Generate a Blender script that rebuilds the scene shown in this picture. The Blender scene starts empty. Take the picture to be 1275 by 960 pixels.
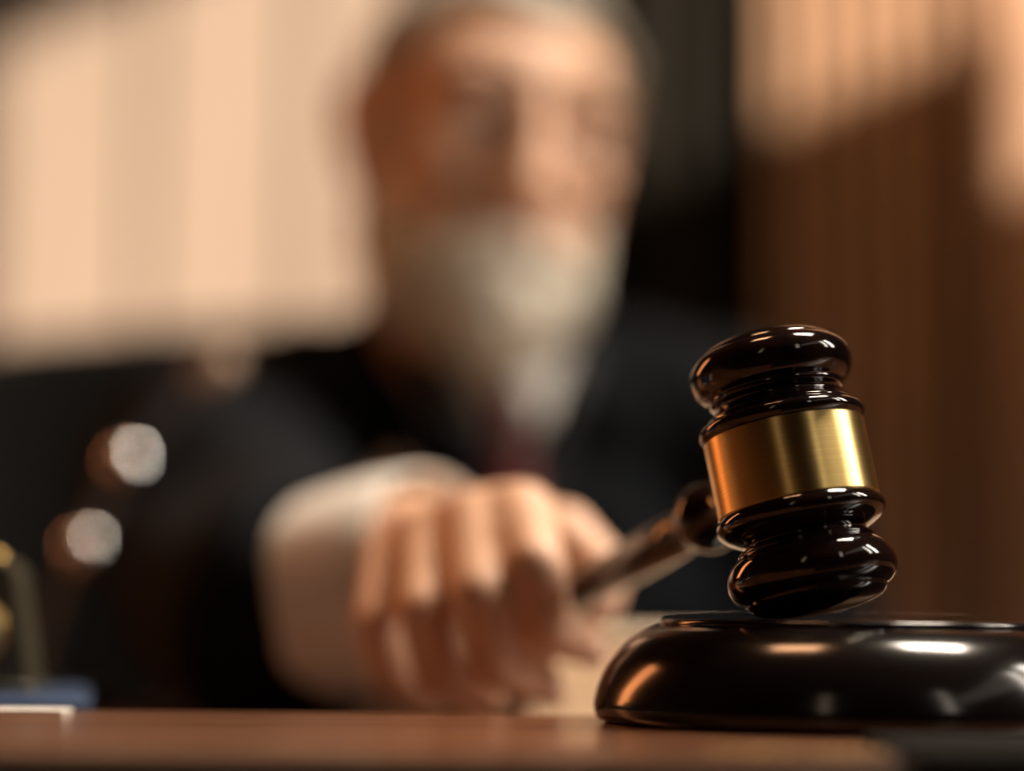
import bpy, bmesh, math, random
from mathutils import Vector, Matrix, noise

random.seed(7)
PI = math.pi
SC = bpy.context.scene
COL = SC.collection

# ------------------------------------------------------------------ camera, world, lights, exposure
F = 2600.0                                   # focal length in pixels of the 1275 px wide frame
EYE = 0.8043
PITCH = math.atan((760 - 480) / F)
ROLL = math.radians(0.6)
CAM_R = Matrix.Rotation(PI / 2 + PITCH, 3, 'X') @ Matrix.Rotation(ROLL, 3, 'Z')
CAM_P = Vector((0, 0, EYE))


def at(px, py, d):
    """world point that lies d metres deep along the view, on the sight line of pixel px, py"""
    return CAM_P + CAM_R @ Vector(((px - 637.5) / F * d, -(py - 480) / F * d, -d))


def camvec(x, fwd, up):
    return CAM_R @ Vector((x, up, -fwd))


cam = bpy.data.cameras.new('camera')
cam_o = bpy.data.objects.new('camera', cam)
COL.objects.link(cam_o)
cam_o.matrix_world = Matrix.Translation(CAM_P) @ CAM_R.to_4x4()
cam.sensor_width = 36
cam.lens = F * 36 / 1275
cam.clip_start = 0.02
cam.dof.use_dof = True
cam.dof.focus_distance = 0.635
cam.dof.aperture_fstop = 1.95
SC.camera = cam_o

SC.view_settings.view_transform = 'Standard'
SC.view_settings.look = 'None'
SC.view_settings.gamma = 1
SC.view_settings.use_curve_mapping = False
SC.view_settings.exposure = 0.0

world = bpy.data.worlds.new('world')
SC.world = world
world.use_nodes = True
bg = world.node_tree.nodes['Background']
bg.inputs[0].default_value = (1.0, 0.86, 0.7, 1)
bg.inputs[1].default_value = 0.6


def light(name, kind, loc, aim, energy, color, size=None, size_y=None, **kw):
    l = bpy.data.lights.new(name, kind)
    l.energy = energy
    l.color = color
    if kind == 'AREA':
        l.shape = 'RECTANGLE'
        l.size, l.size_y = size, size_y or size
    for k, v in kw.items():
        setattr(l, k, v)
    o = bpy.data.objects.new(name, l)
    COL.objects.link(o)
    o.location = loc
    o.rotation_euler = (Vector(aim) - Vector(loc)).to_track_quat('-Z', 'Y').to_euler()
    return o


# low afternoon sun through the assumed high window in the right wall
light('sun', 'SUN', (6, -4, 5), (6 - 0.6, -4 + 1.0, 5 - 0.276), 7.2, (1.0, 0.78, 0.56), angle=math.radians(0.6))
# area lights added on the right and in front, off the frame; no windows there
for (wx, wy, wz, en, wc) in ((1.60, 0.80, 1.75, 3.6, (1.0, 0.89, 0.76)), (1.60, 0.45, 1.75, 1.3, (1.0, 0.89, 0.76)), (1.0, -0.75, 1.75, 0.2, (1.0, 0.86, 0.70)), (-0.55, -0.95, 1.7, 0.09, (1.0, 0.75, 0.5))):
    light('added_area_light', 'AREA', (wx, wy, wz), (0.05, 1.0, 0.9), en, wc, 0.15, 0.8, spread=math.radians(70))
# warm glow from the left, an assumed lamp off the frame
light('assumed_lamp_light', 'AREA', (-1.3, 1.75, 1.35), (0.05, 0.75, 0.85), 2.6, (1.0, 0.32, 0.10), 0.24, 0.9, spread=math.radians(115))
# assumed ceiling light, off the frame
light('assumed_ceiling_light', 'AREA', (0.80, 1.12, 2.8), (0.05, 0.98, 0.8), 18.0, (1.0, 0.86, 0.68), 0.5, 0.5, spread=math.radians(85))

# warm overhead lights: an assumed lamp over the desk, a fill added to brighten the slats
light('added_warm_overhead', 'AREA', (-0.35, 1.0, 2.9), (-0.02, 0.85, 0.8), 1.9, (1.0, 0.50, 0.24), 0.45, 0.45, spread=math.radians(70))
light('added_warm_overhead', 'AREA', (0.95, 2.0, 2.9), (0.75, 2.6, 1.0), 3.5, (1.0, 0.50, 0.20), 0.25, 0.25, spread=math.radians(80))


# ------------------------------------------------------------------ materials
def mat(name, color, rough=0.5, metal=0.0, coat=0.0, spec=0.5, sss=0.0, sheen=0.0):
    m = bpy.data.materials.new(name)
    m.use_nodes = True
    p = m.node_tree.nodes['Principled BSDF']
    p.inputs['Base Color'].default_value = (*color, 1)
    p.inputs['Roughness'].default_value = rough
    p.inputs['Metallic'].default_value = metal
    p.inputs['Coat Weight'].default_value = coat
    p.inputs['Coat Roughness'].default_value = 0.06
    p.inputs['Specular IOR Level'].default_value = spec
    if sss:
        p.inputs['Subsurface Weight'].default_value = sss
        p.inputs['Subsurface Radius'].default_value = (0.012, 0.004, 0.002)
        p.inputs['Subsurface Scale'].default_value = 0.6
    if sheen:
        p.inputs['Sheen Weight'].default_value = sheen
        p.inputs['Sheen Roughness'].default_value = 0.5
    return m


def grain(m, c1, c2, scale=(1, 1, 1), nscale=6.0, detail=6.0, bump=0.0, rough=None, bump_dist=0.001):
    """colour grain between c1 and c2 from stretched noise in object coordinates"""
    nt = m.node_tree
    p = nt.nodes['Principled BSDF']
    tc = nt.nodes.new('ShaderNodeTexCoord')
    mp = nt.nodes.new('ShaderNodeMapping')
    mp.inputs['Scale'].default_value = scale
    nz = nt.nodes.new('ShaderNodeTexNoise')
    nz.inputs['Scale'].default_value = nscale
    nz.inputs['Detail'].default_value = detail
    cr = nt.nodes.new('ShaderNodeValToRGB')
    cr.color_ramp.elements[0].position = 0.32
    cr.color_ramp.elements[0].color = (*c1, 1)
    cr.color_ramp.elements[1].position = 0.68
    cr.color_ramp.elements[1].color = (*c2, 1)
    nt.links.new(tc.outputs['Object'], mp.inputs[0])
    nt.links.new(mp.outputs[0], nz.inputs['Vector'])
    nt.links.new(nz.outputs['Fac'], cr.inputs[0])
    nt.links.new(cr.outputs[0], p.inputs['Base Color'])
    if bump:
        b = nt.nodes.new('ShaderNodeBump')
        b.inputs['Strength'].default_value = bump
        b.inputs['Distance'].default_value = bump_dist
        nt.links.new(nz.outputs['Fac'], b.inputs['Height'])
        nt.links.new(b.outputs[0], p.inputs['Normal'])
    return m


M = {}
M['lacquer'] = grain(mat('black_lacquer', (0.006, 0.004, 0.004), 0.16, coat=1.0, spec=0.0), (0.004, 0.003, 0.003), (0.016, 0.006, 0.004), (30, 30, 3), 4)
M['lacquer'].node_tree.nodes['Principled BSDF'].inputs['Coat Roughness'].default_value = 0.07
M['block'] = mat('block_lacquer', (0.006, 0.004, 0.004), 0.3, coat=1.0, spec=0.0)
M['block'].node_tree.nodes['Principled BSDF'].inputs['Coat Roughness'].default_value = 0.15
M['brass'] = mat('brushed_brass', (0.72, 0.52, 0.2), 0.37, metal=1.0)
nt = M['brass'].node_tree
pb = nt.nodes['Principled BSDF']
pb.inputs['Anisotropic'].default_value = 0.85
pb.inputs['Anisotropic Rotation'].default_value = 0.25
tg = nt.nodes.new('ShaderNodeTangent')
tg.direction_type = 'RADIAL'
tg.axis = 'Z'
nt.links.new(tg.outputs[0], pb.inputs['Tangent'])
grain(M['brass'], (0.66, 0.47, 0.18), (0.76, 0.56, 0.23), (1, 1, 260), 14, 3)
M['desk'] = grain(mat('desk_wood', (0.3, 0.13, 0.06), 0.3, coat=0.4), (0.12, 0.046, 0.019), (0.20, 0.082, 0.037), (1.2, 22, 22), 5, 8, bump=0.05)
M['dark_wood'] = grain(mat('dark_wood', (0.05, 0.025, 0.015), 0.4), (0.03, 0.014, 0.008), (0.07, 0.034, 0.018), (2, 2, 20), 4)
M['edge_shade'] = mat('edge_shade', (0.02, 0.011, 0.007), 0.7, spec=0.15)  # shade of the ledge front put into the colour
M['slat'] = grain(mat('slat_wood', (0.3, 0.14, 0.06), 0.55), (0.50, 0.31, 0.20), (0.62, 0.40, 0.27), (18, 18, 1.0), 3)
M['backing'] = mat('slat_backing', (0.03, 0.016, 0.01), 0.9)
M['panel'] = grain(mat('wall_panel', (0.72, 0.55, 0.4), 0.75), (0.42, 0.34, 0.295), (0.465, 0.38, 0.335), (5, 5, 0.6), 3)
M['panel_gap'] = mat('panel_gap', (0.12, 0.06, 0.03), 0.8)
M['plaster'] = grain(mat('plaster', (0.30, 0.22, 0.16), 0.9), (0.06, 0.036, 0.022), (0.085, 0.05, 0.03), (1, 1, 1), 4)
M['ceiling'] = mat('ceiling_paint', (0.12, 0.085, 0.06), 0.9)
M['floor'] = grain(mat('floor_wood', (0.08, 0.045, 0.025), 0.5), (0.05, 0.028, 0.016), (0.1, 0.055, 0.03), (1, 14, 1), 3)
M['pilaster'] = grain(mat('pilaster_wood', (0.5, 0.22, 0.1), 0.4), (0.46, 0.28, 0.19), (0.56, 0.36, 0.25), (12, 12, 0.8), 3)
M['curtain'] = mat('curtain_cloth', (0.030, 0.030, 0.026), 0.95, sheen=0.15)
M['robe'] = grain(mat('robe_cloth', (0.008, 0.009, 0.011), 1.0, spec=0.06), (0.005, 0.006, 0.008), (0.008, 0.009, 0.011), (1, 1, 1), 300, 2)
M['robe_trim'] = mat('robe_trim', (0.012, 0.013, 0.016), 0.75, spec=0.2)
M['shirt'] = mat('shirt_cotton', (0.72, 0.70, 0.66), 0.85, sheen=0.1)
M['tie'] = grain(mat('tie_silk', (0.2, 0.03, 0.04), 0.5), (0.17, 0.024, 0.032), (0.24, 0.038, 0.048), (200, 200, 200), 2)
M['skin'] = grain(mat('skin', (0.55, 0.3, 0.19), 0.5, sss=0.15), (0.55, 0.315, 0.205), (0.65, 0.40, 0.275), (1, 1, 1), 45, 4)
M['hair'] = grain(mat('grey_hair', (0.4, 0.36, 0.3), 0.75), (0.26, 0.235, 0.195), (0.46, 0.42, 0.355), (1, 1, 1), 260, 3, bump=0.4)
M['beard'] = grain(mat('beard_hair', (0.5, 0.47, 0.4), 0.75), (0.36, 0.33, 0.27), (0.62, 0.58, 0.49), (1, 1, 0.4), 300, 3, bump=0.4)
M['brow'] = mat('brow_hair', (0.10, 0.075, 0.055), 0.8)
M['eye_white'] = mat('eye_white', (0.6, 0.56, 0.52), 0.2, coat=0.5)
M['iris'] = mat('iris', (0.05, 0.03, 0.02), 0.15, coat=1)
M['lip'] = mat('lip', (0.44, 0.23, 0.17), 0.45)
M['nail'] = mat('nail', (0.62, 0.38, 0.29), 0.3)
M['leather'] = grain(mat('black_leather', (0.010, 0.009, 0.009), 0.6, spec=0.25), (0.008, 0.007, 0.007), (0.013, 0.012, 0.011), (1, 1, 1), 160, 3, bump=0.25)
M['chrome'] = mat('chrome', (0.85, 0.87, 0.90), 0.12, metal=1.0)
M['mic_black'] = mat('microphone_black', (0.02, 0.022, 0.025), 0.35)
M['mesh_grey'] = mat('microphone_grille', (0.28, 0.2, 0.15), 0.4, metal=0.6)
M['paper'] = grain(mat('paper', (0.78, 0.7, 0.58), 0.8), (0.70, 0.56, 0.42), (0.80, 0.67, 0.52), (1, 1, 400), 3, 2)
M['white_paper'] = mat('white_paper', (0.82, 0.80, 0.76), 0.8)
M['blue'] = mat('blue_cloth', (0.016, 0.042, 0.105), 0.6)
M['clock_case'] = mat('clock_case', (0.05, 0.045, 0.03), 0.35, coat=0.4)
M['gold'] = mat('gold_trim', (0.62, 0.42, 0.16), 0.3, metal=1.0)
M['dial'] = mat('clock_dial', (0.78, 0.68, 0.47), 0.6)
M['black_slab'] = mat('matt_black', (0.006, 0.006, 0.006), 0.8, spec=0.1)
M['steel'] = mat('dark_steel', (0.06, 0.06, 0.065), 0.35, metal=0.9)


# ------------------------------------------------------------------ helpers
def tag(o, label=None, cat=None, group=None, kind=None):
    if label:
        o['label'] = label
    if cat:
        o['category'] = cat
    if group:
        o['group'] = group
    if kind:
        o['kind'] = kind
    return o


def empty(name, loc, rot=None, label=None, cat=None, group=None):
    o = bpy.data.objects.new(name, None)
    COL.objects.link(o)
    o.empty_display_size = 0.05
    mw = Matrix.Translation(Vector(loc))
    if rot is not None:
        mw = mw @ rot.to_4x4()
    o.matrix_world = mw
    return tag(o, label, cat, group)


def link_mesh(name, me, material, parent=None, world=True, smooth=True, angle=None):
    """link a mesh as an object; world=True: the mesh is in world coordinates even under a parent"""
    if not me.materials:
        me.materials.append(material)
    if smooth:
        me.polygons.foreach_set('use_smooth', [True] * len(me.polygons))
    if angle:
        try:
            me.set_sharp_from_angle(angle=angle)
        except Exception:
            pass
    o = bpy.data.objects.new(name, me)
    COL.objects.link(o)
    if parent is not None:
        o.parent = parent
        if world:
            # bring the vertices into the thing's own frame
            r = parent
            mw = Matrix.Identity(4)
            while r is not None:
                mw = r.matrix_basis @ mw
                r = r.parent
            me.transform(mw.inverted())
    return o


def build(name, bm, material, parent=None, world=True, smooth=True, angle=None):
    me = bpy.data.meshes.new(name)
    bmesh.ops.recalc_face_normals(bm, faces=bm.faces[:])
    bm.to_mesh(me)
    bm.free()
    return link_mesh(name, me, material, parent, world, smooth, angle)


def add_box(bm, x0, x1, y0, y1, z0, z1, bev=0.0, segs=2, mtx=None):
    r = bmesh.ops.create_cube(bm, size=1.0)
    vs = r['verts']
    m = Matrix.Translation(((x0 + x1) / 2, (y0 + y1) / 2, (z0 + z1) / 2)) @ Matrix.Diagonal((x1 - x0, y1 - y0, z1 - z0, 1))
    bmesh.ops.transform(bm, matrix=m, verts=vs)
    if bev:
        es = list({e for v in vs for e in v.link_edges})
        rb = bmesh.ops.bevel(bm, geom=es, offset=bev, segments=segs, profile=0.5, affect='EDGES')
        vs = list({v for f in rb['faces'] for v in f.verts} | {v for v in vs if v.is_valid})
    if mtx is not None:
        bmesh.ops.transform(bm, matrix=mtx, verts=[v for v in vs if v.is_valid])
    return vs


def box(name, x0, x1, y0, y1, z0, z1, material, parent=None, bev=0.0, segs=2, mtx=None, kind=None):
    bm = bmesh.new()
    add_box(bm, x0, x1, y0, y1, z0, z1, bev, segs, mtx)
    o = build(name, bm, material, parent, smooth=bool(bev), angle=math.radians(40) if bev else None)
    return tag(o, kind=kind)


def spline(pts, n=6):
    """Catmull-Rom through pts (tuples of any length)"""
    out = []
    P = [Vector(p) for p in pts]
    for i in range(len(P) - 1):
        p0 = P[max(i - 1, 0)]
        p1, p2 = P[i], P[i + 1]
        p3 = P[min(i + 2, len(P) - 1)]
        for k in range(n):
            t = k / n
            out.append(0.5 * ((2 * p1) + (p2 - p0) * t + (2 * p0 - 5 * p1 + 4 * p2 - p3) * t * t + (3 * p1 - p0 - 3 * p2 + p3) * t ** 3))
    out.append(P[-1])
    return out


def add_lathe(bm, prof, seg=96, mtx=None):
    """prof: list of (r, z); closed at the axis where r is 0"""
    rings = []
    new = []
    for r, z in prof:
        if r < 1e-6:
            v = bm.verts.new((0, 0, z))
            rings.append([v])
            new.append(v)
        else:
            ring = [bm.verts.new((r * math.cos(2 * PI * k / seg), r * math.sin(2 * PI * k / seg), z)) for k in range(seg)]
            rings.append(ring)
            new += ring
    for a, b in zip(rings, rings[1:]):
        if len(a) == 1 and len(b) == 1:
            continue
        for k in range(seg):
            k2 = (k + 1) % seg
            if len(a) == 1:
                bm.faces.new((a[0], b[k], b[k2]))
            elif len(b) == 1:
                bm.faces.new((a[k], b[0], a[k2]))
            else:
                bm.faces.new((a[k], b[k], b[k2], a[k2]))
    if mtx is not None:
        bmesh.ops.transform(bm, matrix=mtx, verts=new)
    return new


def smooth_prof(pts, n=6):
    return [(max(p[0], 0.0), p[1]) for p in spline(pts, n)]


def add_ellipsoid(bm, c, r, rot=None, sub=3):
    res = bmesh.ops.create_icosphere(bm, subdivisions=sub, radius=1.0)
    m = Matrix.Translation(Vector(c))
    if rot is not None:
        m = m @ rot.to_4x4()
    m = m @ Matrix.Diagonal((*r, 1)) if not isinstance(r, (int, float)) else m @ Matrix.Diagonal((r, r, r, 1))
    bmesh.ops.transform(bm, matrix=m, verts=res['verts'])
    return res['verts']


def frame_z(d, up=Vector((0, 0, 1))):
    z = Vector(d).normalized()
    x = up.cross(z)
    if x.length < 1e-4:
        x = Vector((1, 0, 0))
    x.normalize()
    y = z.cross(x)
    return Matrix((x, y, z)).transposed()


def add_tube(bm, pts, radii, seg=20, caps=True, flat=1.0):
    """tube through pts with a radius each; parallel frames"""
    P = [Vector(p) for p in pts]
    n = len(P)
    rings = []
    t0 = (P[1] - P[0]).normalized()
    x = frame_z(t0).col[0].copy()
    for i in range(n):
        t = (P[min(i + 1, n - 1)] - P[max(i - 1, 0)]).normalized()
        x = (x - t * x.dot(t)).normalized()
        y = t.cross(x)
        r = radii[i]
        rings.append([bm.verts.new(P[i] + x * (r * math.cos(2 * PI * k / seg)) + y * (r * flat * math.sin(2 * PI * k / seg))) for k in range(seg)])
    for a, b in zip(rings, rings[1:]):
        for k in range(seg):
            k2 = (k + 1) % seg
            bm.faces.new((a[k], a[k2], b[k2], b[k]))
    if caps:
        bm.faces.new(rings[0][::-1])
        bm.faces.new(rings[-1])
    return [v for r in rings for v in r]


def add_chain(bm, pts, radii, sub=2):
    """tapered limb: frustums between balls"""
    P = [Vector(p) for p in pts]
    for i in range(len(P)):
        add_ellipsoid(bm, P[i], radii[i], sub=sub)
    for i in range(len(P) - 1):
        if (P[i + 1] - P[i]).length > 1e-5:
            add_tube(bm, [P[i], P[i + 1]], [radii[i], radii[i + 1]], 20)


def remesh(name, bm, material, parent, voxel, smooth_it=6, factor=0.5, disp=None, kind=None):
    """fuse the overlapping shapes of bm into one continuous surface"""
    me = bpy.data.meshes.new(name + '_raw')
    bmesh.ops.recalc_face_normals(bm, faces=bm.faces[:])
    bm.to_mesh(me)
    bm.free()
    t = bpy.data.objects.new(name + '_raw', me)
    COL.objects.link(t)
    r = t.modifiers.new('r', 'REMESH')
    r.mode = 'VOXEL'
    r.voxel_size = voxel
    r.adaptivity = 0
    s = t.modifiers.new('s', 'SMOOTH')
    s.factor = factor
    s.iterations = smooth_it
    dg = bpy.context.evaluated_depsgraph_get()
    dg.update()
    out = bpy.data.meshes.new_from_object(t.evaluated_get(dg))
    out.name = name
    bpy.data.objects.remove(t)
    bpy.data.meshes.remove(me)
    out.materials.clear()
    if disp:
        out.calc_loop_triangles()
        ns = [v.normal.copy() for v in out.vertices]
        for v, n in zip(out.vertices, ns):
            v.co += n * disp(v.co)
    return link_mesh(name, out, material, parent)


# ------------------------------------------------------------------ the room
LX, RX, FY, BY, CZ = -2.0, 2.0, -3.2, 2.9, 3.2
box('floor', LX - 0.1, RX + 0.1, FY - 0.1, BY + 0.3, -0.1, 0, M['floor'], kind='structure')
box('ceiling', LX - 0.1, RX + 0.1, FY - 0.1, BY + 0.3, CZ, CZ + 0.1, M['ceiling'], kind='structure')
box('wall_left', LX - 0.12, LX, FY - 0.1, BY + 0.3, 0, CZ, M['plaster'], kind='structure')
box('wall_front', LX, RX, FY - 0.12, FY, 0, CZ, M['plaster'], kind='structure')

# right wall with its one assumed high window opening (Y -1.75 .. 0.3, Z 2.147 .. 2.865)
WY0, WY1, WZ0, WZ1 = -1.75, 0.165, 2.185, 2.865
bm = bmesh.new()
add_box(bm, RX, RX + 0.04, FY - 0.1, WY1, 0, WZ0)
add_box(bm, RX, RX + 0.04, WY1, 0.52, 0, 1.95)  # opening stepped lower here, added to let sun reach the pilaster
add_box(bm, RX, RX + 0.04, 0.52, BY + 0.3, 0, WZ1)
add_box(bm, RX, RX + 0.04, FY - 0.1, BY + 0.3, WZ1, CZ)
add_box(bm, RX, RX + 0.04, FY - 0.1, WY0, WZ0, WZ1)
build('wall_right', bm, M['plaster'], smooth=False)['kind'] = 'structure'
bm = bmesh.new()
for (a, b, c, d) in ((WY0 - 0.04, WY1, WZ0 - 0.05, WZ0), (WY0 - 0.04, 0.57, WZ1, WZ1 + 0.05), (WY0 - 0.05, WY0, WZ0, WZ1), (0.52, 0.57, 1.95, WZ1), (WY1, 0.57, 1.90, 1.95)):
    add_box(bm, RX - 0.012, RX, a, b, c, d)
build('assumed_window_1', bm, M['dark_wood'], smooth=False)['kind'] = 'structure'  # frame of the assumed window, out of view

# back wall: plaster core, pale boards on the left, upright slats on the right
wall = box('wall_back', LX, RX, BY + 0.05, BY + 0.2, 0, CZ, M['panel_gap'], kind='structure')
bw = 0.2225
x = -0.526 - 6 * bw
first = None
while x < 0.1:
    bm = bmesh.new()
    add_box(bm, x + 0.009, x + bw - 0.009, BY, BY + 0.049, 0.12, CZ - 0.02, 0.004, 1)
    build('panel', bm, M['panel'], wall, smooth=False)
    x += bw
box('baseboard_back', LX, 0.1, BY - 0.015, BY + 0.049, 0, 0.119, M['dark_wood'], kind='structure')
SY = 2.6
slat_wall = box('trim_1', 0.320, RX, SY + 0.03, BY + 0.05, 0, CZ, M['backing'], kind='structure')
proto = None
x = 0.324
pitch = 0.0435
while x < RX - 0.04:
    if proto is None:
        bm = bmesh.new()
        add_box(bm, -0.0125, 0.0125, -0.012, 0.03, 0.06, CZ - 0.03, 0.003, 1)
        proto = build('slat', bm, M['slat'], None, smooth=False)
        proto.parent = slat_wall
        o = proto
    else:
        o = proto.copy()
        COL.objects.link(o)
        o.parent = slat_wall
    o.location = (x + 0.0145, SY, 0)
    x += pitch
# pilaster in front of the slats at the right of the frame
pil = box('trim_2', 0.580, 0.78, SY - 0.06, SY - 0.0125, 0.0, CZ, M['pilaster'], bev=0.006, kind='structure')
# dark curtain hanging between the boards and the slats
bm = bmesh.new()
cols = []
N = 120
for i in range(N + 1):
    u = i / N
    xx = -0.03 + 0.343 * u
    yy = 2.66 + 0.028 * math.sin(u * 2 * PI * 5.2) + 0.012 * math.sin(u * 2 * PI * 9.7 + 1)
    cols.append([bm.verts.new((xx + 0.006 * math.sin(k * 1.1 + u * 9), yy + 0.005 * math.sin(k * 0.9 + u * 12), 0.03 + k * 0.3)) for k in range(11)])
for a, b in zip(cols, cols[1:]):
    for k in range(10):
        bm.faces.new((a[k], b[k], b[k + 1], a[k + 1]))
geo = bm.faces[:]
bmesh.ops.solidify(bm, geom=geo, thickness=0.004)
cur = build('curtain', bm, M['curtain'], None)
tag(cur, 'near-black floor-length curtain hanging between pale wall boards and wooden slats', 'curtain')
bm = bmesh.new()
add_tube(bm, [(-0.12, 2.66, 3.06), (0.318, 2.66, 3.06)], [0.014, 0.014], 16)
cr = build('curtain_rod', bm, M['steel'], cur)
for k in range(7):
    bm = bmesh.new()
    add_tube(bm, [(-0.01 + k * 0.045, 2.66, 3.0), (-0.01 + k * 0.045, 2.66, 3.055)], [0.004, 0.004], 8)
    build('curtain_hook', bm, M['steel'], cur)

# ------------------------------------------------------------------ the bench
TOP = 0.77          # top of the raised front ledge
LOW = 0.745         # desktop behind it
desk = empty('judge_bench', (0, 0.8, 0), label='brown wooden bench whose front ledge runs along the bottom of the picture', cat='desk')
box('desktop', -1.05, 1.05, 0.51, 1.22, LOW - 0.035, LOW, M['desk'], desk, bev=0.004)
EDGE = 0.700
bm = bmesh.new()
NEAR, R = 0.5035, 0.001
prof = [(EDGE, LOW), (EDGE, TOP - 0.002), (EDGE - 0.002, TOP)] + [(NEAR + R - R * math.sin(a), TOP - R + R * math.cos(a)) for a in [k * PI / 12 for k in range(7)]] + [(NEAR, LOW)]
va = [bm.verts.new((-1.05, y, z)) for y, z in prof]
vb = [bm.verts.new((1.05, y, z)) for y, z in prof]
for k in range(len(prof)):
    k2 = (k + 1) % len(prof)
    bm.faces.new((va[k], va[k2], vb[k2], vb[k]))
bm.faces.new(va)
bm.faces.new(vb[::-1])
build('ledge_board', bm, M['desk'], desk, angle=math.radians(50))
no = box('shade_strip', -1.05, 1.05, 0.485, 0.503, LOW - 0.004, TOP - 0.0012, M['edge_shade'], desk, bev=0.003)  # dark strip added for the shade on the ledge's front face
tag(no, 'front edge of the ledge, its shade put into a near-black colour')
box('front_panel', -1.0, 1.0, 0.53, 0.555, 0.06, LOW - 0.0355, M['dark_wood'], desk, bev=0.003)
for s in (-1, 1):
    box('side_panel', s * 1.0 - 0.0125, s * 1.0 + 0.0125, 0.556, 1.18, 0.0, LOW - 0.0355, M['dark_wood'], desk, bev=0.003)
box('plinth', -0.985, 0.985, 0.545, 0.6, 0.0, 0.0595, M['dark_wood'], desk)
# small gold beads added to imitate a blurred reflection on the ledge
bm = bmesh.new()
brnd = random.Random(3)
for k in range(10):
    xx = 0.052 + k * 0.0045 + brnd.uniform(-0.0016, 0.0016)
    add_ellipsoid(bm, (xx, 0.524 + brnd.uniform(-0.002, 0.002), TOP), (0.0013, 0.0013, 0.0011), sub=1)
bd = build('gleam_beads', bm, M['gold'], desk)
tag(bd, 'row of small gold beads added as a gleam on the ledge', kind='stuff')

# ------------------------------------------------------------------ gavel
GC = at(985, 586, 0.65)
hv = at(695, 752, 0.82) - GC
hx = hv.normalized()
az = camvec(-0.150, 0.237, 0.96).normalized()
az = (az - hx * az.dot(hx)).normalized()
ay = az.cross(hx)
GR = Matrix((hx, ay, az)).transposed()
K = 0.65 / F        # metres per picture pixel at the gavel head
U = 1 / 0.985
gavel = empty('gavel', GC, GR, 'glossy black wooden gavel with a wide brass band, held in a hand above the block', 'gavel')


def px_prof(pts):
    return [(r * K, s * K * U) for r, s in pts]


upper = px_prof([(97, 47), (101, 50), (105, 56), (104, 63), (98, 68), (94, 69.5), (93, 71), (91.5, 74), (84, 79), (78, 83), (76.5, 87), (79, 91), (84, 93.5), (85.5, 97), (86, 100),
                 (93, 105), (99.5, 113), (103, 124), (103, 133), (99, 143), (93, 150), (88, 153.5), (85, 155), (82, 158.5), (73, 164), (57, 169), (36, 172.5), (15, 174), (0.0, 174)])
lower = px_prof([(97, -47), (101, -50), (105, -56), (106, -62), (103.5, -68), (96, -75), (85, -81), (77, -85), (74.5, -88.5), (77, -91), (83, -93), (85.5, -96), (85.5, -99.5),
                 (92, -104), (99.5, -112), (104.5, -124), (105, -134), (101.5, -144), (95, -151.5), (89, -155), (87, -157), (85.5, -161), (79, -167), (62, -172), (38, -175), (15, -176), (0.0, -176)])


def lathe_obj(name, prof, material, parent, seg=128, mtx=None, n=5, smooth=True):
    bm = bmesh.new()
    add_lathe(bm, smooth_prof(prof, n) if smooth else prof, seg, mtx)
    return build(name, bm, material, parent, world=False)


core = [(0.0, -47 * K * U), (97 * K, -47 * K * U), (97 * K, 47 * K * U), (0.0, 47 * K * U)]
hd = lathe_obj('head', lower[::-1], M['lacquer'], gavel)
hd.name = 'lower_knob'
lathe_obj('upper_knob', upper, M['lacquer'], gavel)
lathe_obj('head_core', core, M['lacquer'], gavel, 64, None, 1, False)
b0 = 48.5 * K * U
e = 0.0003
band = [(0.0245, -b0), (0.0248, -b0), (0.0252 - e, -b0), (0.0252, -b0 + e), (0.0252, -b0 + 0.002), (0.0252, 0.0), (0.0252, b0 - 0.002), (0.0252, b0 - e), (0.0252 - e, b0), (0.0248, b0), (0.0245, b0)]
o = lathe_obj('brass_band', band, M['brass'], gavel, 160, None, 1, False)
o.data.set_sharp_from_angle(angle=math.radians(40))
tag(o, 'wide brushed brass band')
# the handle runs along +X of the gavel's frame
HM = Matrix.Rotation(PI / 2, 4, 'Y')
collar = [(0.0, 0.0235), (0.0075, 0.0235), (0.0092, 0.0275), (0.0112, 0.030), (0.0112, 0.0325), (0.0088, 0.0345), (0.0066, 0.038), (0.0064, 0.044), (0.0082, 0.049), (0.0110, 0.0535),
          (0.0119, 0.0575), (0.0112, 0.062), (0.0090, 0.066), (0.0072, 0.069), (0.0070, 0.072), (0.0, 0.072)]
lathe_obj('handle_collar', collar, M['lacquer'], gavel, 64, HM, 4)
shaft = [(0.0, 0.071), (0.0062, 0.071), (0.0068, 0.076), (0.0079, 0.083), (0.0081, 0.10), (0.0077, 0.13), (0.0073, 0.16), (0.0073, 0.19), (0.0078, 0.22), (0.0086, 0.25), (0.0092, 0.268), (0.0086, 0.28), (0.0060, 0.287), (0.0, 0.289)]
lathe_obj('handle', shaft, M['lacquer'], gavel, 64, HM, 5)

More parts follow.
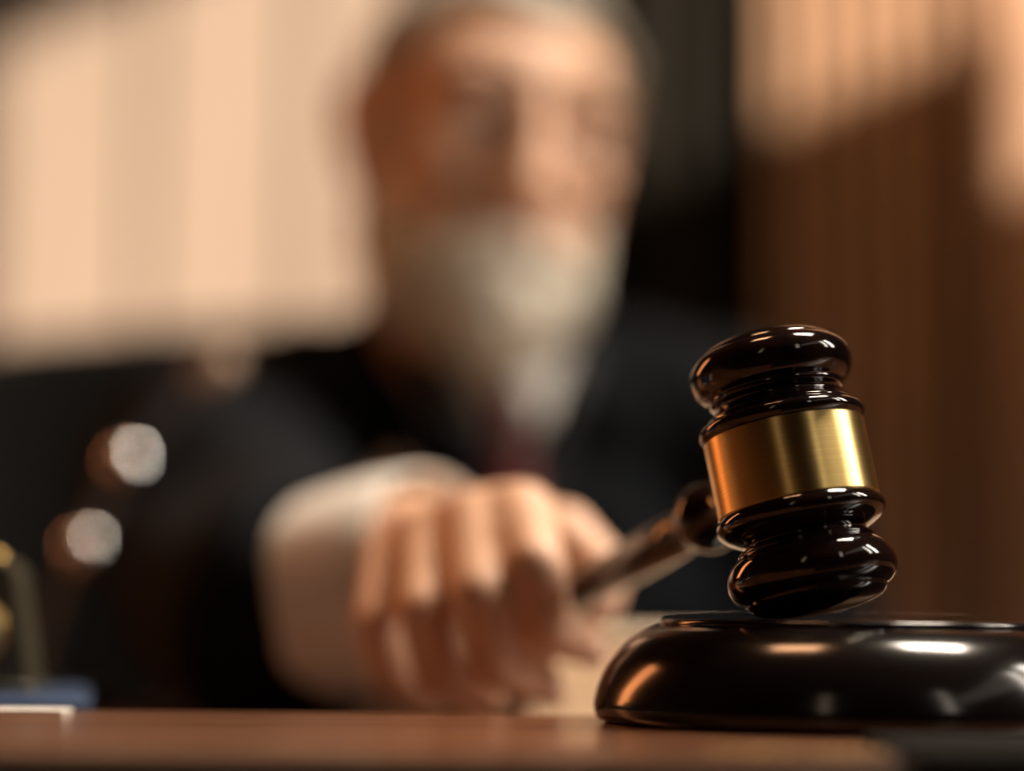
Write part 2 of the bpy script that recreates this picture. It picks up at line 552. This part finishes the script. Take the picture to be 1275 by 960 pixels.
# ------------------------------------------------------------------ sounding block
low_z = min((GC + GR @ Vector((r * math.cos(t), r * math.sin(t), z))).z for r, z in lower for t in [k * PI / 60 for k in range(120)])
BT = low_z - 0.0002
print('block top', BT, 'eye', EYE)
BC = at(1064, 895, 0.662)
H = BT - TOP
blk = empty('sound_block', (BC.x, BC.y, TOP), label='round glossy black sound block on the ledge under the gavel', cat='sound block')
rb = 0.0825
prof = [(0.0, 0.0), (rb - 0.0035, 0.0), (rb - 0.001, 0.0008), (rb, 0.0028), (rb, 0.006), (rb - 0.0018, 0.0115), (rb - 0.0055, 0.0175), (rb - 0.0105, 0.0225), (rb - 0.0155, 0.0255), (rb - 0.0188, 0.0268),
        (rb - 0.0203, 0.0272)]
s = (H - 0.0022) / 0.0272
prof = [(r, z * s) for r, z in prof]
bm = bmesh.new()
add_lathe(bm, [prof[0]] + smooth_prof(prof[1:], 6) + [(0.0, prof[-1][1])], 160)
build('body', bm, M['block'], blk, world=False, angle=math.radians(50))
rt = rb - 0.0212
bm = bmesh.new()
add_lathe(bm, [(0.0, H - 0.0024), (rt - 0.0003, H - 0.0024), (rt, H - 0.0018), (rt, H - 0.0008), (rt - 0.0007, H - 0.0001), (rt - 0.002, H), (0.0, H)], 160)
build('striking_plate', bm, M['block'], blk, world=False, angle=math.radians(50))

# ------------------------------------------------------------------ small things on the bench
# thin flat black slab at the near right of the ledge
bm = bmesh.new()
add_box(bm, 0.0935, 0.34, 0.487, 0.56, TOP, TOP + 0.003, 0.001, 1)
build('black_slab', bm, M['black_slab'], None, angle=math.radians(40))
tag(bpy.data.objects['black_slab'], 'thin black slab lying flat in front of the sound block', 'black_slab')
# sheet of paper on the ledge at the left
bm = bmesh.new()
add_box(bm, -0.36, -0.144, 0.680, 0.6985, TOP, TOP + 0.0006)
build('paper_sheet', bm, M['white_paper'], None, smooth=False)
tag(bpy.data.objects['paper_sheet'], 'white paper sheet lying on the back of the ledge at left', 'paper')

# blue book behind the ledge at the left
book = empty('blue_book', (-0.25, 0.83, LOW), label='blue-covered book lying flat under the small clock', cat='book')
bt = EYE - 116 * 0.74 / F
BKM = Matrix.Translation((-0.145, 0.735, 0)) @ Matrix.Rotation(math.radians(12), 4, 'Z') @ Matrix.Translation((0.152, -0.735, 0))
box('front_cover', -0.36, -0.152, 0.735, 0.86, bt - 0.002, bt, M['blue'], book, bev=0.0007, mtx=BKM)
box('back_cover', -0.36, -0.152, 0.735, 0.86, LOW, LOW + 0.002, M['blue'], book, bev=0.0007, mtx=BKM)
box('pages', -0.355, -0.157, 0.742, 0.855, LOW + 0.002, bt - 0.002, M['paper'], book, mtx=BKM)
box('spine', -0.36, -0.152, 0.733, 0.7355, LOW, bt, M['blue'], book, bev=0.0008, mtx=BKM)

# small clock on the blue book, mostly cut off by the frame
ck = at(-24, 850, 0.80)
clock = empty('desk_clock', (ck.x, 0.80, bt), label='small dark desk clock with gold trim and cream dial standing on the blue book', cat='clock')
bm = bmesh.new()
hw0, hw1, hh = 0.0225, 0.0165, 0.051
outl = [(-hw0, 0.004), (hw0, 0.004)]
for k in range(13):
    a = k / 12 * PI
    outl.append((hw1 * math.copysign(abs(math.cos(a)) ** 0.6, math.cos(a)), hh - 0.012 + 0.012 * math.sin(a) ** 0.8 if math.sin(a) > 0 else hh - 0.012))
fa = [bm.verts.new((p[0], -0.012, p[1])) for p in outl]
fb = [bm.verts.new((p[0], 0.014, p[1])) for p in outl]
bm.faces.new(fa)
bm.faces.new(fb[::-1])
for k in range(len(outl)):
    k2 = (k + 1) % len(outl)
    bm.faces.new((fa[k], fb[k], fb[k2], fa[k2]))
bmesh.ops.bevel(bm, geom=[e for e in bm.edges if e.calc_face_angle(0) > 0.9], offset=0.0015, segments=2, affect='EDGES')
build('case', bm, M['clock_case'], clock, world=False, angle=math.radians(35))
bm = bmesh.new()
add_box(bm, -0.0245, 0.0245, -0.0145, 0.0165, 0.0, 0.004, 0.001, 1)
build('clock_base', bm, M['clock_case'], clock, world=False)
CM = Matrix.Translation((0, -0.012, 0.023)) @ Matrix.Rotation(PI / 2, 4, 'X')
bm = bmesh.new()
add_lathe(bm, [(0.0115, 0.0), (0.0135, 0.0), (0.0138, 0.0012), (0.0128, 0.0022), (0.0115, 0.0012), (0.0115, 0.0)], 48, CM)
build('bezel', bm, M['gold'], clock, world=False)
bm = bmesh.new()
add_lathe(bm, [(0.0, 0.0), (0.0118, 0.0), (0.0118, 0.0008), (0.0, 0.0008)], 48, CM)
dial = build('dial', bm, M['dial'], clock, world=False, angle=math.radians(40))
for a, ln in ((0.5, 0.006), (2.3, 0.0085)):
    bm = bmesh.new()
    add_box(bm, -0.0004, 0.0004, -0.0134, -0.0129, 0, ln, mtx=Matrix.Translation((0, 0, 0.023)) @ Matrix.Rotation(a, 4, 'Y'))
    o = build('clock_hand', bm, M['black_slab'], None, world=False, smooth=False)
    o.parent = dial
bm = bmesh.new()
add_lathe(bm, [(0.0, 0.0), (0.003, 0.0), (0.0042, 0.002), (0.003, 0.004), (0.0, 0.005)], 24, Matrix.Translation((0.006, 0.0, hh - 0.002)))
build('finial', bm, M['gold'], clock, world=False)

# thick stack of cream paper behind hand and block
st = empty('paper_stack', (0.13, 0.99, LOW), Matrix.Rotation(math.radians(3), 3, 'Z'), 'thick stack of cream paper on the desk between the fist and the sound block', 'paper')
zt = EYE - 0.012
bm = bmesh.new()
rr = random.Random(5)
nl = 22
dz = (zt - LOW) / nl
for k in range(nl):
    dx, dy = rr.uniform(-0.0012, 0.0012), k * dz * 1.5 + rr.uniform(-0.0006, 0.0006)
    add_box(bm, -0.125 + dx, 0.11 + dx, -0.115 + dy, 0.05 + dy, k * dz, (k + 1) * dz - (0.0 if k == nl - 1 else 0.0002))
build('sheets', bm, M['paper'], st, world=False, smooth=False)

# gooseneck microphone at the left
mb = at(52, 800, 1.13)
mic = empty('gooseneck_microphone', (mb.x, mb.y, LOW), label='slim black gooseneck microphone with two chrome joints in front of the robe', cat='microphone')
stem_pts = [(mb.x, mb.y, LOW + 0.012), at(56, 820, 1.132), at(76, 752, 1.14), at(108, 684, 1.15), at(134, 630, 1.16), at(162, 577, 1.17), at(205, 522, 1.18), at(246, 482, 1.19)]
sp = spline(stem_pts, 8)
bm = bmesh.new()
add_tube(bm, sp, [0.0048] * len(sp), 16)
build('gooseneck', bm, M['mic_black'], mic)
bm = bmesh.new()
add_lathe(bm, [(0.0, 0.0), (0.044, 0.0), (0.046, 0.003), (0.042, 0.010), (0.02, 0.0135), (0.0, 0.014)], 48, Matrix.Translation((mb.x, mb.y, LOW)))
build('microphone_base', bm, M['mic_black'], mic)
for (px, py, d) in ((108, 684, 1.15), (162, 577, 1.17)):
    bm = bmesh.new()
    c = at(px, py, d)
    q = (at(162, 577, 1.17) - at(108, 684, 1.15)).normalized()
    add_lathe(bm, smooth_prof([(0.0045, -0.010), (0.0088, -0.007), (0.0112, 0.0), (0.0088, 0.007), (0.0045, 0.010)], 5), 32, Matrix.Translation(c) @ frame_z(q).to_4x4())
    o = build('chrome_joint', bm, M['chrome'], mic)
    tag(o, 'chrome joint of the stalk')
c0, c1 = at(246, 482, 1.19), at(286, 448, 1.2)
q = (c1 - c0).normalized()
bm = bmesh.new()
L = (c1 - c0).length
add_lathe(bm, smooth_prof([(0.0, -0.004), (0.005, -0.003), (0.0085, 0.004), (0.0105, L * 0.5), (0.010, L * 0.9), (0.006, L + 0.004), (0.0, L + 0.006)], 5), 32, Matrix.Translation(c0) @ frame_z(q).to_4x4())
build('capsule', bm, M['mesh_grey'], mic)

# ------------------------------------------------------------------ the chair
chair = empty('office_chair', (-0.15, 1.85, 0), label='black leather armchair behind the seated man', cat='chair')
bm = bmesh.new()
for (xa, za, xb) in ((0.46, 0.62, 0.0),):
    grid = []
    NX, NZ = 36, 20
    for j in range(NZ + 1):
        v = j / NZ
        row = []
        for i in range(NX + 1):
            u = i / NX * 2 - 1
            w = 0.40 * (0.90 + 0.10 * math.sin(v * PI * 0.8))
            zz = 0.50 + v * (0.562 - 0.045 * abs(u) ** 1.6 - 0.05 * abs(u) ** 14)
            xx = u * w
            yy = 1.79 - 0.10 * u * u + 0.06 * v + 0.012 * math.cos(u * PI * 3) * math.sin(v * PI)
            row.append(bm.verts.new((xx - 0.15, yy, zz)))
        grid.append(row)
    for j in range(NZ):
        for i in range(NX):
            bm.faces.new((grid[j][i], grid[j][i + 1], grid[j + 1][i + 1], grid[j + 1][i]))
bmesh.ops.solidify(bm, geom=bm.faces[:], thickness=-0.09)
bmesh.ops.bevel(bm, geom=[e for e in bm.edges if len(e.link_faces) == 2 and e.calc_face_angle(0) > 0.9], offset=0.012, segments=4, affect='EDGES')
build('backrest', bm, M['leather'], chair)
box('seat', -0.43, 0.13, 1.30, 1.84, 0.36, 0.44, M['leather'], chair, bev=0.03, segs=4)
for s in (-1, 1):
    bm = bmesh.new()
    xx = -0.15 + s * 0.365
    add_tube(bm, spline([(xx, 1.76, 0.42), (xx, 1.76, 0.58), (xx, 1.72, 0.645), (xx, 1.56, 0.655), (xx, 1.40, 0.65), (xx, 1.35, 0.60), (xx, 1.36, 0.42)], 6), [0.026] * 37, 16)
    build('armrest', bm, M['leather'], chair)
bm = bmesh.new()
add_tube(bm, [(-0.15, 1.57, 0.10), (-0.15, 1.57, 0.36)], [0.03, 0.03], 20)
build('column', bm, M['steel'], chair)
for k in range(5):
    a = 2 * PI * k / 5 + 0.3
    bm = bmesh.new()
    add_tube(bm, [(-0.15, 1.57, 0.12), (-0.15 + 0.3 * math.cos(a), 1.57 + 0.3 * math.sin(a), 0.075)], [0.025, 0.016], 12)
    lg = build('base_leg', bm, M['steel'], chair)
    bm = bmesh.new()
    add_lathe(bm, smooth_prof([(0.0, -0.02), (0.028, -0.018), (0.03, 0.0), (0.028, 0.018), (0.0, 0.02)], 3), 20,
              Matrix.Translation((-0.15 + 0.3 * math.cos(a), 1.57 + 0.3 * math.sin(a), 0.03)) @ Matrix.Rotation(PI / 2, 4, 'X'))
    build('caster', bm, M['mic_black'], lg)

# ------------------------------------------------------------------ the man
man = empty('person', (-0.02, 1.52, 0.0), label='grey-bearded man in a black robe, white shirt and dark red tie, gripping the gavel', cat='person')
HS = 1.04
HC = at(614, 163, 1.38)
psi = math.radians(18)
f = Vector((math.sin(psi), -math.cos(psi), 0))
up = Vector((0, 0, 1))
xr = f.cross(up)
HR = Matrix((xr, f, up)).transposed() @ Matrix.Rotation(math.radians(-7), 3, 'X') @ Matrix.Rotation(math.radians(-8), 3, 'Y')
HMX = Matrix.Translation(HC) @ HR.to_4x4() @ Matrix.Scale(HS, 4)


def hp(x, y, z):
    return HMX @ Vector((x, y, z))


body = bmesh.new()


def hell(bm, c, r, rot=None, sub=3):
    vs = add_ellipsoid(bm, c, r, rot, sub)
    for v in vs:                                  # a long lower face
        if v.co.z < 0:
            v.co.z *= 1.17
    bmesh.ops.transform(bm, matrix=HMX, verts=vs)


def rotm(ax, deg):
    return Matrix.Rotation(math.radians(deg), 3, ax)


hell(body, (0, -0.014, 0.026), (0.077, 0.097, 0.067), sub=4)
hell(body, (0, 0.012, 0.016), (0.071, 0.078, 0.064), sub=4)
hell(body, (0, 0.026, -0.03), (0.063, 0.062, 0.085), sub=4)
hell(body, (0, 0.028, -0.073), (0.055, 0.056, 0.040))
hell(body, (0, 0.067, -0.098), (0.026, 0.023, 0.020))
for s in (-1, 1):
    hell(body, (s * 0.030, 0.0785, 0.021), (0.028, 0.0145, 0.010), rotm('Y', s * 6))      # brow ridge
    hell(body, (s * 0.041, 0.058, -0.026), (0.024, 0.022, 0.020))                       # cheekbone
    hell(body, (s * 0.032, 0.0700, 0.0062), (0.0165, 0.0142, 0.0082))                     # upper lid
    hell(body, (s * 0.032, 0.0690, -0.0115), (0.0165, 0.0125, 0.0065))                     # lower lid
    hell(body, (s * 0.036, 0.055, -0.062), (0.020, 0.024, 0.028))                       # cheek
    hell(body, (s * 0.0125, 0.098, -0.036), (0.0095, 0.011, 0.0085))                    # nostril wing
    hell(body, (s * 0.080, -0.011, -0.010), (0.0075, 0.023, 0.030), rotm('X', -10) @ rotm('Z', s * 22))   # ear
    rim = [(0.077, 0.008, 0.006), (0.080, 0.006, 0.019), (0.085, -0.006, 0.026), (0.090, -0.020, 0.022), (0.093, -0.029, 0.008), (0.091, -0.028, -0.010), (0.086, -0.019, -0.026), (0.081, -0.008, -0.038)]
    rim = spline([(s * p[0], p[1], p[2] * 0.9 - 0.004) for p in rim], 4)
    for q_ in rim:
        hell(body, q_, (0.0048, 0.0048, 0.0048), None, 2)
    hell(body, (s * 0.080, 0.006, -0.014), (0.004, 0.005, 0.007))
    hell(body, (s * 0.081, -0.006, -0.038), (0.006, 0.009, 0.010))                       # ear lobe
    hell(body, (s * 0.060, -0.004, -0.055), (0.018, 0.038, 0.036))                          # jaw corner
for t in range(15):
    u = t / 14
    hell(body, (0, 0.086 + 0.026 * u ** 1.1, 0.014 - 0.050 * u), (0.0085 + 0.004 * u, 0.011, 0.011), sub=2)
hell(body, (0, 0.114, -0.037), (0.0125, 0.011, 0.0105))
hell(body, (0, 0.087, -0.0755), (0.024, 0.010, 0.0065))
hell(body, (0, 0.084, -0.0865), (0.021, 0.010, 0.0065))
hell(body, (0, 0.070, -0.062), (0.034, 0.022, 0.026))
# neck, trunk, arms and legs
NB = at(600, 492, 1.45)
add_chain(body, [hp(0, -0.025, -0.05), hp(0, -0.02, -0.10), NB], [0.060, 0.056, 0.058], 3)
SR, SL = at(262, 574, 1.42), at(880, 560, 1.50)
CH = Vector((-0.025, 1.50, 0.80))
PV = Vector((-0.03, 1.58, 0.53))
add_chain(body, [SR, NB + Vector((0, 0.03, -0.06)), SL], [0.055, 0.055, 0.055])
add_ellipsoid(body, CH, (0.165, 0.10, 0.15))
add_ellipsoid(body, (-0.03, 1.53, 0.64), (0.15, 0.115, 0.15))
add_ellipsoid(body, PV, (0.165, 0.12, 0.085))
for s in (-1, 1):
    add_chain(body, [PV + Vector((s * 0.09, 0, 0)), Vector((-0.03 + s * 0.13, 1.14, 0.525)), Vector((-0.03 + s * 0.13, 1.16, 0.09))], [0.08, 0.058, 0.042])
    add_chain(body, [Vector((-0.03 + s * 0.13, 1.19, 0.042)), Vector((-0.03 + s * 0.13, 1.02, 0.034))], [0.042, 0.034])
EL = at(330, 748, 1.15)
WR = at(512, 690, 0.905)
add_chain(body, [SR, EL, WR], [0.05, 0.043, 0.028])
EL2 = Vector((0.225, 1.56, 0.735))
WR2 = Vector((0.130, 1.35, 0.665))
add_chain(body, [SL, EL2, WR2], [0.05, 0.043, 0.027])

# right hand: palm-down fist round the handle
fing = {
    'thumb': ([at(560, 690, 0.885), at(700, 668, 0.862), at(752, 712, 0.845), at(745, 752, 0.835)], [0.0150, 0.0140, 0.0115, 0.0098]),
    'index': ([at(650, 640, 0.805), at(668, 705, 0.768), at(678, 775, 0.772), at(724, 800, 0.792)], [0.0138, 0.0115, 0.0102, 0.0092]),
    'middle': ([at(594, 650, 0.812), at(600, 742, 0.768), at(612, 822, 0.776), at(672, 850, 0.797)], [0.0142, 0.0115, 0.0105, 0.0094]),
    'ring': ([at(538, 672, 0.828), at(530, 762, 0.786), at(545, 836, 0.790), at(604, 862, 0.812)], [0.0138, 0.0110, 0.0100, 0.0090]),
    'little': ([at(490, 702, 0.852), at(470, 778, 0.816), at(486, 836, 0.818), at(538, 858, 0.836)], [0.0130, 0.0098, 0.0090, 0.0082]),
}
for k, (p, r) in fing.items():
    add_chain(body, p, r, 2)
    if k != 'thumb':
        add_chain(body, [WR + (p[0] - WR) * 0.05, p[0]], [0.022, r[0]], 2)
add_chain(body, [WR, at(600, 685, 0.88), at(700, 668, 0.862)], [0.024, 0.021, 0.0150], 2)
add_ellipsoid(body, at(590, 690, 0.855), 0.026)
add_ellipsoid(body, at(560, 715, 0.872), 0.025)
for pr in ((('index', 'middle')), (('middle', 'ring')), (('ring', 'little'))):
    a, b = fing[pr[0]][0][0], fing[pr[1]][0][0]
    add_ellipsoid(body, (a + b) / 2 + (WR - a) * 0.25, 0.0135, sub=2)

# left hand lying on the desk behind the block
dl = (WR2 - EL2).normalized()
side = dl.cross(Vector((0, 0, 1))).normalized()
PC = WR2 + dl * 0.05 + Vector((0, 0, -0.012))
add_chain(body, [WR2, PC], [0.026, 0.024])
for k, (off, ln) in enumerate(((0.030, 0.060), (0.011, 0.074), (-0.009, 0.070), (-0.028, 0.055))):
    b0_ = PC + dl * 0.035 + side * off + Vector((0, 0, 0.0))
    add_chain(body, [WR2 + dl * 0.02 + side * off * 0.5, b0_, b0_ + dl * ln * 0.5 + Vector((0, 0, 0.002)), b0_ + dl * ln * 0.85 + Vector((0, 0, -0.011))], [0.016, 0.0115, 0.0095, 0.0082])
tb = WR2 + dl * 0.03 - side * 0.025
add_chain(body, [tb, tb + dl * 0.03 - side * 0.025, tb + dl * 0.06 - side * 0.032 + Vector((0, 0, -0.01))], [0.016, 0.0125, 0.0095])
bo = remesh('body', body, M['skin'], man, 0.0026, 8, 0.5)
tag(bo, 'bare skin of face, neck and hands')

# eyes, lips, brows
for s in (-1, 1):
    bm = bmesh.new()
    hell(bm, (s * 0.032, 0.0700, -0.002), (0.0125, 0.0125, 0.0125))
    ey = build('eye', bm, M['eye_white'], man)
    bm = bmesh.new()
    hell(bm, (s * 0.032 - 0.002, 0.0788, -0.0045), (0.0062, 0.0046, 0.0062))
    build('iris', bm, M['iris'], ey)
    bm = bmesh.new()
    for t in range(9):
        u = t / 8
        hell(bm, (s * (0.012 + 0.042 * u), 0.0895 - 0.016 * u * u, 0.0245 + 0.006 * math.sin(u * 2.4)), (0.0065, 0.005, 0.0046 - 0.0015 * u), sub=2)
    remesh('eyebrow', bm, M['brow'], man, 0.0014, 3)
bm = bmesh.new()
hell(bm, (0, 0.0920, -0.0815), (0.016, 0.0060, 0.0042))
build('lips', bm, M['lip'], man)
# finger nails that show: thumb and index tips
for k in ('index', 'middle', 'thumb'):
    p, r = fing[k]
    d = (p[-1] - p[-2]).normalized()
    n = (Vector((0, -1, -0.25)) - d * Vector((0, -1, -0.25)).dot(d)).normalized()
    bm = bmesh.new()
    add_ellipsoid(bm, p[-1] + n * r[-1] * 0.86 + d * 0.002, (0.0052, 0.0065, 0.0022), Matrix((d.cross(n), d, n)).transposed() @ Matrix.Identity(3), 2)
    build('fingernail', bm, M['nail'], man)

# hair: a short cap, receding at the front
bm = bmesh.new()
res = bmesh.ops.create_icosphere(bm, subdivisions=5, radius=1.0)
bmesh.ops.transform(bm, matrix=Matrix.Translation((0, -0.014, 0.027)) @ Matrix.Diagonal((0.0805, 0.1005, 0.0715, 1)), verts=bm.verts[:])


def hairy(c):
    x_, y_, z_ = c
    edge = 0.056 - 0.008 * math.cos(x_ * 60)      # hairline on the forehead
    if y_ > 0.035:
        return z_ > edge + (y_ - 0.035) * 0.35
    if y_ > -0.02:
        return z_ > 0.045 - (0.035 - y_) * 0.9
    return z_ > -0.045


bmesh.ops.delete(bm, geom=[v for v in bm.verts if not hairy(v.co)], context='VERTS')
for v in bm.verts:
    v.co += v.co.normalized() * (0.004 * noise.noise(v.co * 45) + 0.002 * noise.noise(v.co * 160) + 0.001)
bmesh.ops.solidify(bm, geom=bm.faces[:], thickness=-0.006)
bmesh.ops.transform(bm, matrix=HMX, verts=bm.verts[:])
build('hair', bm, M['hair'], man)

# beard and moustache
bm = bmesh.new()
hell(bm, (0, 0.068, -0.098), (0.046, 0.040, 0.032))
hell(bm, (0, 0.074, -0.112), (0.036, 0.030, 0.024))
for s in (-1, 1):
    hell(bm, (s * 0.044, 0.038, -0.084), (0.027, 0.046, 0.034), rotm('Z', s * 20))
    hell(bm, (s * 0.063, 0.010, -0.064), (0.0150, 0.032, 0.030))
    hell(bm, (s * 0.0685, -0.002, -0.030), (0.0085, 0.015, 0.030))
    hell(bm, (s * 0.018, 0.0900, -0.0690), (0.022, 0.0110, 0.0100), rotm('Y', s * 16))
    hell(bm, (s * 0.036, 0.076, -0.086), (0.012, 0.014, 0.020))
remesh('beard', bm, M['beard'], man, 0.0025, 3, 0.5, disp=lambda c: 0.0022 * noise.noise(c * 130) + 0.002 * noise.noise(c * 60))

# robe
bm = bmesh.new()
add_ellipsoid(bm, CH + Vector((0, 0.005, 0.0)), (0.205, 0.13, 0.185))
add_ellipsoid(bm, (-0.03, 1.53, 0.64), (0.185, 0.145, 0.19))
add_ellipsoid(bm, PV + Vector((0, 0, -0.01)), (0.205, 0.15, 0.105))
add_chain(bm, [SR, (SR + NB) / 2 + Vector((0, 0.02, 0.005)), NB + Vector((0, 0.035, -0.005))], [0.083, 0.075, 0.070], 3)
add_chain(bm, [SL, (SL + NB) / 2 + Vector((0, 0.02, 0.005)), NB + Vector((0, 0.035, -0.005))], [0.083, 0.075, 0.070], 3)
add_ellipsoid(bm, NB + Vector((0, 0.05, 0.02)), (0.078, 0.05, 0.05))
add_chain(bm, [at(500, 442, 1.45), at(560, 466, 1.45)], [0.050, 0.052], 3)
add_chain(bm, [at(735, 490, 1.48), at(690, 500, 1.46)], [0.045, 0.045], 3)
CAX = (at(560, 690, 0.90) - at(395, 735, 0.955)).normalized()
CC = at(478, 724, 0.935)
CF = CC - CAX * 0.066
add_chain(bm, [SR, EL + Vector((0, 0, 0.005)), EL * 0.35 + CF * 0.65, CF], [0.085, 0.078, 0.068, 0.060], 3)
CF2 = WR2 - dl * 0.04
add_chain(bm, [SL, EL2 + Vector((0, 0, 0.015)), CF2 + Vector((0, 0, 0.012))], [0.085, 0.068, 0.046], 3)
for s in (-1, 1):
    add_chain(bm, [PV + Vector((s * 0.09, 0, 0)), Vector((-0.03 + s * 0.13, 1.14, 0.525)), Vector((-0.03 + s * 0.13, 1.17, 0.14))], [0.105, 0.082, 0.088])
add_ellipsoid(bm, (-0.03, 1.2, 0.45), (0.13, 0.09, 0.13))
ax_sl = (CF - EL).normalized()


def fold(c):
    d = 0.006 * noise.noise(Vector((c.x * 22 + c.z * 9, c.y * 8, c.z * 7)))
    d += 0.003 * math.sin((c.x * 0.8 + c.z) * 60 + 4 * noise.noise(c * 6))
    return d


remesh('robe', bm, M['robe'], man, 0.005, 12, 0.6, disp=fold)
# robe front bands either side of the shirt
for pts in ([(522, 420, 1.385), (550, 480, 1.352), (590, 555, 1.340), (622, 640, 1.332), (628, 740, 1.328)], [(716, 440, 1.385), (700, 490, 1.354), (676, 560, 1.341), (654, 640, 1.333), (650, 740, 1.328)]):
    sp_ = spline([at(*p) for p in pts], 6)
    bm = bmesh.new()
    add_tube(bm, sp_, [0.014] * len(sp_), 14, flat=0.35)
    build('robe_band', bm, M['robe_trim'], man)

# white cuff at the gavel hand
bm = bmesh.new()
fr = frame_z(CAX).to_4x4()
c0 = CC
prof = [(0.0460, -0.055), (0.0470, -0.020), (0.0475, 0.0), (0.0460, 0.018), (0.0440, 0.034), (0.0430, 0.0355), (0.0415, 0.034), (0.0430, 0.016), (0.0445, -0.018), (0.0435, -0.055)]
add_lathe(bm, prof, 64, Matrix.Translation(c0) @ fr)
for v in bm.verts:
    v.co += (v.co - c0).normalized() * 0.0012 * noise.noise(v.co * 40)
cf = build('shirt_cuff', bm, M['shirt'], man)
tag(cf, 'white shirt cuff')
bm = bmesh.new()
add_lathe(bm, [(0.034, -0.012), (0.035, 0.0), (0.034, 0.016), (0.0325, 0.016), (0.0315, 0.0), (0.0315, -0.012)], 40, Matrix.Translation(CF2 + dl * 0.035) @ frame_z(dl).to_4x4())
build('shirt_cuff', bm, M['shirt'], man)

# shirt front, collar and tie
bm = bmesh.new()
rows = [(420, 538, 704, 1.376), (450, 552, 702, 1.364), (490, 572, 692, 1.354), (540, 594, 676, 1.346), (590, 608, 664, 1.340), (650, 620, 656, 1.336), (720, 628, 650, 1.332)]
gr = []
for (yy, xa, xb, d) in rows:
    gr.append([bm.verts.new(at(xa + (xb - xa) * k / 10, yy, d - 0.006 * (1 - (k / 5 - 1) ** 2))) for k in range(11)])
for a, b in zip(gr, gr[1:]):
    for k in range(10):
        bm.faces.new((a[k], a[k + 1], b[k + 1], b[k]))
bmesh.ops.solidify(bm, geom=bm.faces[:], thickness=0.003)
build('shirt_front', bm, M['shirt'], man)
for pts in ([(566, 400, 1.378), (556, 440, 1.362), (606, 520, 1.334), (632, 482, 1.336), (640, 450, 1.345)], [(700, 420, 1.385), (704, 455, 1.368), (672, 532, 1.336), (640, 482, 1.336), (636, 450, 1.345)]):
    bm = bmesh.new()
    vs = [bm.verts.new(at(*p)) for p in pts]
    bm.faces.new(vs)
    bmesh.ops.triangulate(bm, faces=bm.faces[:])
    bmesh.ops.subdivide_edges(bm, edges=bm.edges[:], cuts=2, use_grid_fill=True)
    bmesh.ops.solidify(bm, geom=bm.faces[:], thickness=0.003)
    build('shirt_collar', bm, M['shirt'], man)
bm = bmesh.new()
add_tube(bm, [NB + (hp(0, -0.02, -0.10) - NB) * 0.2, NB + (hp(0, -0.02, -0.10) - NB) * 0.45], [0.064, 0.061], 40, caps=False)
bmesh.ops.solidify(bm, geom=bm.faces[:], thickness=0.003)
build('collar_band', bm, M['shirt'], man)
bm = bmesh.new()
secs = [(486, 618, 650, 1.330), (494, 612, 656, 1.328), (512, 614, 654, 1.327), (530, 620, 648, 1.329), (536, 618, 650, 1.331), (570, 610, 660, 1.330), (620, 602, 668, 1.327), (700, 592, 680, 1.322), (760, 586, 688, 1.318)]
gr = []
for (yy, xa, xb, d) in secs:
    gr.append([bm.verts.new(at(xa + (xb - xa) * k / 8, yy + 1.0 * k, d - 0.005 * (1 - (k / 4 - 1) ** 2))) for k in range(9)])
for a, b in zip(gr, gr[1:]):
    for k in range(8):
        bm.faces.new((a[k], a[k + 1], b[k + 1], b[k]))
bmesh.ops.solidify(bm, geom=bm.faces[:], thickness=0.004)
tie = build('tie', bm, M['tie'], man)
tag(tie, 'dark red tie')
# shoes
for s in (-1, 1):
    bm = bmesh.new()
    xx = -0.03 + s * 0.13
    add_chain(bm, [Vector((xx, 1.20, 0.05)), Vector((xx, 1.10, 0.046)), Vector((xx, 1.0, 0.038))], [0.05, 0.048, 0.038])
    for v in bm.verts:
        v.co.z = max(v.co.z, 0.0)
    remesh('shoe', bm, M['leather'], man, 0.006, 4)
